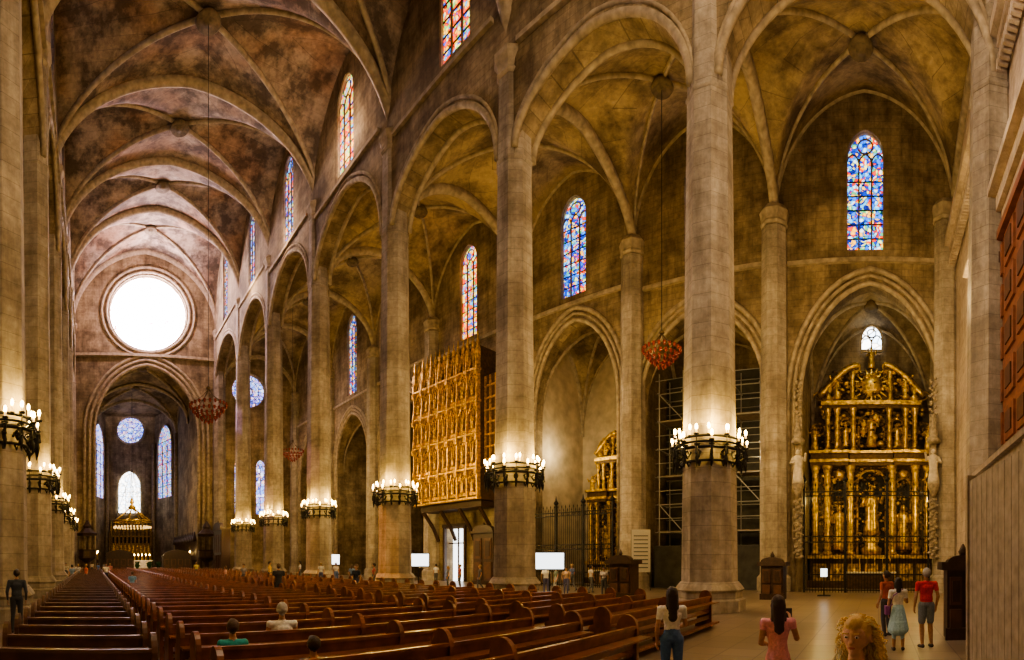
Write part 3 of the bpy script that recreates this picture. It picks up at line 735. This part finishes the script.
for x,y in((6.2,70),(9.2,70),(7.7,68)):
    mb=MB(); mb.lathe(0,0,[(.3,0),(.42,.6),(.45,.65)],10,'bronze')
    rnd=random.Random(int(x*10))
    for k in range(60):
        a=rnd.random()*6.28; h=rnd.uniform(.6,1.7); r=rnd.uniform(.2,.7)
        mb.tube([(0,0,.6),(r*.5*math.cos(a),r*.5*math.sin(a),.6+h*.7),(r*math.cos(a),r*math.sin(a),.6+h*.6)],.05,4,'green_plant',rr=[.02,.07,.01])
    mb.obj('potted_plant',(x,y,0))

# ------------------------------------------------------------------ screens
def screen(x,y,w,h,z,ang):
    mb=MB(); mb.box(0,0,z,w+.1,.08,h+.1,'black_plastic'); mb.box(0,-.045,z,w,.02,h,'screen_glow')
    mb.tube([(0,.05,0),(0,.05,z)],.04,6,'black_plastic'); mb.box(0,.05,.03,.7,.5,.06,'black_plastic')
    mb.obj('display_screen',(x,y,0),ang)
screen(20.2,15.6,1.45,.85,1.95,-.9); screen(20.4,26.8,1.4,.85,2.0,-.66); screen(20.2,39.2,1.5,.9,2.05,-.48)
screen(26.5,2.9,.35,.45,1.3,-1.45)
mb=MB(); mb.box(0,0,2.6,1.2,.06,2.8,'paper')
for k in range(9): mb.box(0,-.04,1.5+k*.26,.9,.01,.06,'black_plastic')
mb.tube([(-.6,.05,0),(-.6,.05,4.0)],.03,5,'iron'); mb.tube([(.6,.05,0),(.6,.05,4.0)],.03,5,'iron')
mb.obj('information_banner',(28.0,14.4,0),-1.1)

# ------------------------------------------------------------------ pews
def pewmesh(w,mat):
    mb=MB()
    def end(x):
        prof=[(-.06,0),(.44,0),(.44,.10),(.38,.14),(.38,.60),(.42,.66),(.38,.72)]
        prof+=[(.30,.74)]+[( .12+.19*math.cos(a),.86+.24*math.sin(a)) for a in [pi*.02+pi*.96*k/9 for k in range(10)]]+[(-.06,.7)]
        n=len(prof); vs=[(x-.035,y-.2,z) for y,z in prof]+[(x+.035,y-.2,z) for y,z in prof]
        fs=[tuple(range(n)),tuple(reversed(range(n,2*n)))]+[(i,i+n,(i+1)%n+n,(i+1)%n) for i in range(n)]
        mb.add(vs,fs,mat)
    end(0.035); end(w-.035)
    if w>4: end(w/2)
    mb.box(w/2,.02,.44,w,.42,.045,mat)
    mb.box(w/2,-.20,.72,w,.035,.34,mat,rx=.12); mb.box(w/2,-.225,.90,w,.07,.045,mat)
    mb.box(w/2,-.36,.74,w,.24,.03,mat); mb.box(w/2,-.19,.30,w,.03,.12,mat)
    mb.box(w/2,-.42,.16,w-.1,.16,.05,mat); mb.box(w/2,-.2,.06,w,.05,.08,mat)
    return mb.mesh('pew')
pm=[pewmesh(5.8,'pew_wood'),pewmesh(5.7,'pew_wood'),pewmesh(2.0,'pew_old')]
for k in range(54):
    y=3.9+1.06*k
    if y>61: break
    for j,x in enumerate((1.2,7.9,-1.25)):
        if j==1 and y<4.2: continue
        if j==2 and y<6: continue
        o=bpy.data.objects.new('pew',pm[j]); COL.objects.link(o); o.location=(x,y,0)

# ------------------------------------------------------------------ people
CL={}
def cm(col,rough=.75):
    k=tuple(round(c,3) for c in col)
    if k not in CL:
        nm='cloth_%d'%len(CL); plain(nm,col,rough,0,.18,30); CL[k]=nm
    return CL[k]
def capsule(mb,a,b,ra,rb,f,mat,n=12):
    a,b=Vector(a),Vector(b); d=(b-a); L_=d.length; d=d.normalized() if L_>1e-5 else Vector((0,0,1))
    x=Vector((1,0,0)); u=x-d*x.dot(d)
    if u.length<.3: u=Vector((0,0,1))-d*d.z
    u.normalize(); w=d.cross(u)
    rs=[]
    for k in range(4): t=-pi/2+pi/2*(k+.3)/3.6; rs.append((a+d*ra*math.sin(t)*(.6 if f<1 else 1),ra*math.cos(t)))
    rs.append((a,ra)); rs.append(((a+b)/2,(ra+rb)/2)); rs.append((b,rb))
    for k in range(1,4): t=pi/2*k/3.6; rs.append((b+d*rb*math.sin(t)*(.6 if f<1 else 1),rb*math.cos(t)))
    mb.rings([[c+u*r*math.cos(2*pi*j/n)+w*f*r*math.sin(2*pi*j/n) for j in range(n)] for c,r in rs],mat)
def person(name,loc,heading,H,top,bot,hair,skin=(.46,.26,.17),shoes=(.06,.05,.05),female=False,longhair=0,skirt=None,shorts=False,sleeve=.5,seated=False,arms=None,vox=.016,bag=None,phone=False,legs=None):
    hw=.085; sw=.165 if female else .19
    Lg={s:[(s*hw,0,.92),(s*.095,.03,.50),(s*.10,-.02,.085),(s*.12,.13,.035)] for s in(-1,1)}
    if legs:
        for s in(-1,1): Lg[s]=legs[s]
    Ar={s:[(s*sw,-.01,1.385),(s*(sw+.055),-.04,1.11),(s*(sw+.05),.06,.88)] for s in(-1,1)}
    if arms:
        for s in arms: Ar[s]=arms[s]
    dz=0
    if seated:
        dz=-.42
        Lg={s:[(s*hw,0,.92),(s*.11,.42,.90),(s*.11,.44,.50),(s*.12,.56,.455)] for s in(-1,1)}
        if not arms: Ar={s:[(s*sw,-.01,1.385),(s*(sw+.05),.02,1.12),(s*(sw-.03),.24,1.0)] for s in(-1,1)}
    pr=[]
    def add(a,b,ra,rb,f,lab): pr.append((a,b,ra,rb,f,lab))
    wa=.115 if female else .135; hp=.145 if female else .135
    add((-.0,0,.94),(0,0,1.0),hp,hp*.95,.78,'bot')
    add((0,.0,1.04),(0,.01,1.14),wa*1.06,wa,.74,'top')
    add((0,.01,1.14),(0,.0,1.30),wa,.15 if female else .165,.70,'top')
    add((-sw*.72,-.01,1.375),(sw*.72,-.01,1.375),.062,.062,1,'top')
    if female:
        for s in(-1,1): add((s*.065,.075,1.26),(s*.06,.085,1.25),.055,.05,1,'top')
    add((0,-.015,1.38),(0,.005,1.49),.052,.048,1,'skin')
    add((0,0,1.60),(0,.01,1.625),.078,.075,1.18,'skin'); add((0,.03,1.56),(0,.052,1.515),.058,.032,1,'skin')
    add((0,.098,1.60),(0,.112,1.575),.010,.015,1,'skin')
    for s in(-1,1): add((s*.08,.005,1.60),(s*.082,.0,1.57),.016,.012,1,'skin')
    add((0,-.02,1.635),(0,-.028,1.61),.088,.086,1.12,'hair')
    add((0,.045,1.675),(0,-.02,1.67),.05,.06,1,'hair')
    if longhair:
        add((0,-.075,1.60),(0,-.095,1.60-longhair),.082,.055,.6,'hair')
        for s in(-1,1): add((s*.06,-.03,1.6),(s*.07,-.05,1.60-longhair*.6),.033,.022,1,'hair')
    for s in(-1,1):
        h,k,a,t=[Vector(p) for p in Lg[s]]
        if shorts or skirt:
            m=h.lerp(k,.8)
            if shorts: add(h,m,.098,.082,1,'bot')
            add(m if shorts else h,k,.066,.052,1,'skin'); add(k,k.lerp(a,.35),.05,.054,1,'skin'); add(k.lerp(a,.35),a,.052,.034,1,'skin')
        else:
            add(h,k,.092,.062,1,'bot'); add(k,k.lerp(a,.35),.06,.06,1,'bot'); add(k.lerp(a,.35),a,.06,.045,1,'bot')
        add(a-Vector((0,.03,.035)),t,.042,.033,1,'shoe')
        sh,el,wr=[Vector(p) for p in Ar[s]]
        m=sh.lerp(el,sleeve)
        add(sh,m,.056,.047,1,'top')
        if sleeve<1: add(m,el,.041,.036,1,'skin')
        fm=el.lerp(wr,.35)
        lab='top' if sleeve>=1 else 'skin'
        add(el,fm,.038,.037,1,lab); add(fm,wr,.036,.024,1,lab)
    if skirt:
        for q in range(3):
            z1=.98-(.98-skirt)*q/3; z2=.98-(.98-skirt)*(q+1)/3
            add((0,0,z1),(0,0.01,z2),hp+.035*q,hp+.035*(q+1),.8,'bot')
    tmp=MB()
    if 'tmpm' not in MATS: plain('tmpm',(1,1,1))
    for a,b,ra,rb,f,lab in pr: capsule(tmp,a,b,ra,rb,f,'tmpm')
    o=tmp.obj('tmp_body'); md=o.modifiers.new('r','REMESH'); md.mode='VOXEL'; md.voxel_size=vox; md.use_smooth_shade=True
    sm=o.modifiers.new('s','SMOOTH'); sm.factor=.5; sm.iterations=2
    dg=bpy.context.evaluated_depsgraph_get(); me=bpy.data.meshes.new_from_object(o.evaluated_get(dg)); bpy.data.objects.remove(o)
    labs={'skin':cm(skin,.5),'hair':cm(hair,.6),'top':cm(top),'bot':cm(bot),'shoe':cm(shoes)}
    names=list(labs); me.materials.clear()
    for n_ in names: me.materials.append(MATS[labs[n_]])
    np_=len(me.polygons); C=np.empty(np_*3); me.polygons.foreach_get('center',C); C=C.reshape(-1,3)
    best=np.full(np_,1e9); idx=np.zeros(np_,dtype=np.int32)
    for a,b,ra,rb,f,lab in pr:
        A=np.array(a[:]);B=np.array(b[:]);D=B-A
        sc=np.array([1,1/f,1]) if abs(D[2])>=abs(D[0]) else np.array([1,1,1])
        p=(C-A)*sc; d=D*sc; t=np.clip((p@d)/max(1e-9,d@d),0,1); r=ra+(rb-ra)*t
        q=np.linalg.norm(p-t[:,None]*d,axis=1)-r
        if lab in('hair',): q=q-.004
        u=q<best; best[u]=q[u]; idx[u]=names.index(lab)
    me.polygons.foreach_set('material_index',idx)
    me.polygons.foreach_set('use_smooth',np.ones(np_,dtype=bool))
    root=bpy.data.objects.new(name,None); COL.objects.link(root)
    bo=bpy.data.objects.new('body',me); COL.objects.link(bo); bo.parent=root
    s_=H/1.72
    hb=MB(); sk=labs['skin']
    for s in(-1,1):
        el,wr=Vector(Ar[s][1]),Vector(Ar[s][2]); d=(wr-el).normalized()
        side=Vector((0,1,0)) if abs(d.y)<.8 else Vector((-s,0,0)); side=(side-d*side.dot(d)).normalized(); nn=d.cross(side)
        inn=nn if nn.dot(Vector((-s,0,-.3)))>0 else -nn
        for q in range(4): 
            o_=side*(.028-.0187*q); b0=wr+o_*.6; b1=wr+d*.085+o_
            capsule(hb,b0,b1,.015,.0125,1,sk,6)
            l=[.035,.042,.039,.030][q]
            j1=b1+d*l+inn*l*.25; j2=j1+d*l*.6+inn*l*.6
            capsule(hb,b1,j1,.0105,.009,1,sk,6); capsule(hb,j1,j2,.009,.007,1,sk,6)
        t0=wr+d*.02+side*.02; t1=t0+d*.035+side*.028+inn*.012; capsule(hb,t0,t1,.014,.011,1,sk,6); capsule(hb,t1,t1+d*.032+inn*.008,.0105,.008,1,sk,6)
    for s in(-1,1):
        hb.ball((s*.031,.089,1.607),.013,.009,.008,cm((.7,.68,.64)),8,5); hb.ball((s*.031,.097,1.607),.006,.005,.006,cm((.04,.025,.02)),6,4)
        hb.box(s*.032,.098,1.628,.032,.008,.006,labs['hair'])
    hb.ball((0,.094,1.545),.022,.009,.007,cm((.42,.14,.12)),8,4)
    if phone:
        wr=Vector(Ar[1][2]); d=(wr-Vector(Ar[1][1])).normalized(); c=wr+d*.11
        hb.box(c.x,c.y+.02,c.z,.08,.012,.15,'black_plastic')
    if bag:
        b_=cm(bag); hb.box(-.25,.03,.95,.10,.26,.20,b_); hb.tube([(-.2,-.1,1.0),(-.12,-.13,1.3),(.1,-.03,1.44),(.13,.1,1.3),(-.2,.13,1.0)],.012,5,b_)
    hb.obj('hands_and_details',parent=root)
    root.location=(loc[0],loc[1],(loc[2] if len(loc)>2 else 0)+dz*s_); root.rotation_euler=(0,0,heading); root.scale=(s_,s_,s_)
    return root
WHITE=(.8,.79,.77)
person('woman_in_white_shirt',(6.3,2.76),-1.0,1.62,WHITE,(.07,.15,.36),(.03,.018,.012),female=True,longhair=.36,vox=.012,arms={1:[(.165,-.01,1.385),(.21,.06,1.13),(.12,.27,1.05)]})
person('woman_in_pink_dress',(5.4,1.1),-1.2,1.60,(.75,.33,.42),(.75,.33,.42),(.045,.022,.015),female=True,longhair=.30,skirt=.5,vox=.012,sleeve=.25,arms={1:[(.165,-.01,1.385),(.25,.10,1.16),(.22,.30,1.36)],-1:[(-.165,-.01,1.385),(-.20,.02,1.13),(-.10,.22,1.08)]},phone=True)
person('woman_with_blue_skirt',(10.6,-.42),-1.5,1.62,WHITE,(.38,.6,.72),(.025,.018,.015),female=True,longhair=.2,skirt=.5,bag=(.25,.08,.3),vox=.012,arms={1:[(.165,-.01,1.385),(.21,.1,1.13),(.1,.25,1.25)]})
person('man_in_red_shirt',(10.9,-1.05),-1.3,1.82,(.65,.05,.07),(.20,.24,.30),(.40,.39,.38),shorts=True,vox=.012)
person('man_in_orange_shirt',(12.6,-.2),-.7,1.72,(.5,.12,.06),(.07,.07,.09),(.05,.035,.03))
person('blonde_woman',(2.75,.12),1.3,1.68,(.2,.25,.35),(.1,.1,.14),(.60,.40,.17),skin=(.60,.36,.26),female=True,vox=.009)
hb=MB(); rnd=random.Random(5); hms=[cm((.92,.70,.36),.4),cm((.74,.50,.20),.4),cm((.97,.84,.55),.4)]
for k in range(560):
    th=rnd.uniform(0,2*pi); el=rnd.uniform(-.5,1.5); dx,dy,dz=math.cos(el)*math.cos(th),math.cos(el)*math.sin(th),math.sin(el)
    if dy>-.02 and dz<.6: continue
    if dy>.3: continue
    c=Vector((dx*.088,dy*.105-.015,1.61+dz*.098)); L0=rnd.uniform(.10,.30)
    if dy>-.1: L0*=.35
    path=[]; q=rnd.uniform(.006,.012); ph0=rnd.random()*6; fr=rnd.uniform(14,30); ox=rnd.uniform(-.03,.03); oy=rnd.uniform(-.05,-.01)
    for t in range(26):
        f=t/25; yy=dy*.07*f**.6
        if dy>0: yy=-.04*f
        base=c+Vector((dx*.06*f**.6+ox*f,yy+oy*f,max(dz,0)*.03*math.sin(f*3)))+Vector((0,0,-L0*f**1.6)); path.append(base+Vector((q*math.cos(ph0+f*fr),q*math.sin(ph0+f*fr),0)))
    hb.tube(path,.0042,4,rnd.choice(hms))
hb.obj('curly_hair',parent=bpy.data.objects['blonde_woman'])
person('seated_person_in_teal',(1.75,6.1),0,1.62,(.03,.36,.36),(.1,.1,.12),(.10,.06,.045),female=True,seated=True)
person('seated_man_in_tank_top',(2.85,7.18),-.2,1.75,WHITE,(.2,.18,.16),(.42,.40,.38),seated=True,sleeve=.12)
person('seated_person',(2.35,4.98),0,1.5,(.12,.12,.16),(.1,.1,.12),(.05,.03,.02),female=True,seated=True)
def side(x,d): 
    a=(x-93)/500; X,Y=d*math.sin(a),d*math.cos(a)
    if 1.0<X<13.8 and Y<60: Y=3.9+1.06*round((Y-3.9)/1.06-.40)+.42
    return (X,Y)
walk={-1:[(-.085,0,.92),(-.09,.18,.52),(-.1,.16,.1),(-.12,.3,.05)],1:[(.085,0,.92),(.095,-.02,.50),(.1,-.26,.12),(.12,-.13,.04)]}
person('man_in_dark_suit',(-2.0,13.0),.1,1.75,(.05,.06,.08),(.04,.045,.06),(.04,.03,.025),sleeve=1)
ppl=[(281,20.3,1.85,(.03,.03,.035),(.03,.03,.04),0),(361,23,1.8,(.03,.04,.06),(.05,.06,.1),2),(133,23,1.45,(.15,.3,.5),(.1,.1,.1),.3),
(245,32,1.75,(.3,.3,.35),(.1,.1,.15),2),(271,36,1.9,(.8,.5,.12),(.1,.1,.12),-2),(226,34,1.6,(.5,.3,.3),(.1,.1,.1),1),(321,38,1.8,(.5,.5,.5),(.1,.1,.2),0),(336,38,1.8,(.7,.65,.6),(.1,.15,.3),3),
(546,27,1.7,(.7,.7,.7),(.1,.1,.2),-1),(556,28,1.65,(.2,.25,.2),(.3,.3,.3),1),(566,28,1.6,(.5,.35,.25),(.1,.1,.2),2.5),(604,26,1.65,(.6,.55,.6),(.1,.1,.1),2),
(110,48,1.7,(.5,.2,.2),(.1,.1,.1),0),(78,40,1.7,(.6,.6,.62),(.1,.1,.1),0),(98,52,1.7,(.1,.2,.5),(.1,.1,.1),1),(66,44,1.75,(.55,.5,.4),(.1,.1,.1),3),
(460,34,1.7,(.4,.1,.1),(.1,.1,.1),1),(448,33,1.6,(.2,.2,.2),(.1,.1,.1),1),(591,29,1.7,(.6,.55,.5),(.1,.1,.1),-2),(374,30,1.8,(.6,.15,.15),(.1,.1,.1),1),
(86,36,1.7,(.7,.2,.15),(.1,.1,.1),2),(92,62,1.75,(.7,.65,.55),(.1,.1,.1),0),(104,60,1.7,(.2,.2,.25),(.1,.1,.1),0),(72,33,1.7,(.2,.3,.45),(.2,.18,.15),.5),(106,38,1.75,(.75,.72,.7),(.1,.1,.2),3),
(300,44,1.9,(.7,.7,.72),(.1,.1,.1),1),(196,50,1.8,(.6,.55,.2),(.1,.1,.1),0),(572,31,1.75,(.15,.2,.4),(.1,.1,.1),0),(436,38,1.7,(.7,.7,.7),(.1,.1,.1),0),(352,33,1.7,(.25,.4,.6),(.1,.1,.1),-1),(480,31,1.7,(.1,.1,.12),(.1,.1,.1),1)]
for k,(x,d,h,t,b_,hd) in enumerate(ppl):
    person('visitor',side(x,d),hd,h,t,b_,random.choice([(.03,.02,.015),(.12,.07,.04),(.3,.2,.1)]),vox=.024,female=k%2==1,longhair=.15 if k%4==1 else 0,legs=walk if k%3==0 and k>5 and not 1<side(x,d)[0]<13.8 else None)

# ------------------------------------------------------------------ lights
def behind(x,y,d=1.5):
    q=math.hypot(x,y); return (x+x/q*d,y+y/q*d)
for i in range(0,7):
    p=behind(XR,YC[max(i,0)] if i>0 else -3.8,1.55)
    if i==0: p=(20,-3.2)
    pointlight('aisle_fill',(p[0],p[1],13),1150,(1,.69,.29),.15)  # added fill lamps tucked behind the columns to brighten the aisles
    pointlight('aisle_fill',(p[0],p[1],3.8),230,(1,.68,.32),.15)
pointlight('nave_fill',(7.8,2.0,29),2900,(1,.76,.47),.5)  # added fill lamp above the view, brightens the nave
pointlight('west_fill',(8,1,16),1700,(1,.80,.58),.5)  # added fill lamp to lift the west end and foreground
pointlight('rose_glow',(7.8,66,38),5600,(1,.70,.76),.3)
for y in(31,42,52): pointlight('nave_vault_light',(16.2,y,33),480,(1,.70,.50),.05)
pointlight('chapel_light',(31.8,-2.6,6),260,(1,.72,.25),.1); pointlight('chapel_light',(31.8,3.6,6),260,(1,.72,.25),.1)
pointlight('chapel_light',(33.0,.5,17.0),60,(1,.95,.7),.1)
pointlight('chapel_light',(31.3,7.3,9),100,(1,.80,.5),.1)  # added lamp to bring out the scaffold pipes
pointlight('chapel_light',(32,23.5,11),300,(1,.80,.45),.1); pointlight('chapel_light',(32,42,11),110,(1,.82,.5),.1); pointlight('chapel_light',(32,53,11),110,(1,.82,.5),.1)
pointlight('organ_light',(22.5,30,6),700,(1,.76,.28),.1); 
pointlight('chancel_light',(7.7,79,14),1400,(1,.70,.42),.2); pointlight('chancel_light',(7.7,74.5,4),520,(1,.78,.45),.1)
# coloured spots added inside the opposite wall to give columns sun patches
def spot(loc,tgt,e,col,deg):
    l=bpy.data.lights.new('sun_patch_spot','SPOT'); l.energy=e; l.color=col; l.spot_size=math.radians(deg); l.spot_blend=.5; l.shadow_soft_size=.15
    o=bpy.data.objects.new('sun_patch_spot',l); COL.objects.link(o); o.location=loc
    o.rotation_euler=(Vector(tgt)-Vector(loc)).to_track_quat('-Z','Y').to_euler()
for loc,tgt,e,col,dg in(((-2.3,31.5,35),(16.95,26.3,3.0),75000,(1,.42,.10),5.5),((-2.3,42,37),(16.95,37.0,3.5),50000,(1,.50,.16),5),((-2.3,42,38),(16.95,36.6,10),30000,(1,.36,.42),4.5),
                        ((-2.3,52.7,40),(16.95,47.5,8),40000,(1,.48,.65),5),((-2.3,64,42),(16.95,58,12),60000,(1,.62,.25),6),((-2.3,64,42),(16.95,58,20),40000,(.75,.45,1),5)):
    spot(loc,tgt,e,col,dg)
W=bpy.data.worlds.new('World'); SC.world=W; W.use_nodes=True
W.node_tree.nodes['Background'].inputs[0].default_value=(.5,.6,.8,1); W.node_tree.nodes['Background'].inputs[1].default_value=.05
for nm in('flame','wax','red_glass'):
    try: MATS[nm].cycles.emission_sampling='NONE'
    except Exception: pass
try: SC.view_settings.look='AgX - Medium High Contrast'
except Exception: pass

# ------------------------------------------------------------------ camera
cd=bpy.data.cameras.new('camera'); cam=bpy.data.objects.new('camera',cd); COL.objects.link(cam); SC.camera=cam
cd.type='PANO'; cd.panorama_type='CENTRAL_CYLINDRICAL'
cd.central_cylindrical_range_u_min=-1.024; cd.central_cylindrical_range_u_max=1.024
cd.central_cylindrical_range_v_min=-100/480; cd.central_cylindrical_range_v_max=560/480
cd.central_cylindrical_radius=1
cam.location=(0,0,2.0); cam.rotation_euler=(pi/2,0,-.838)
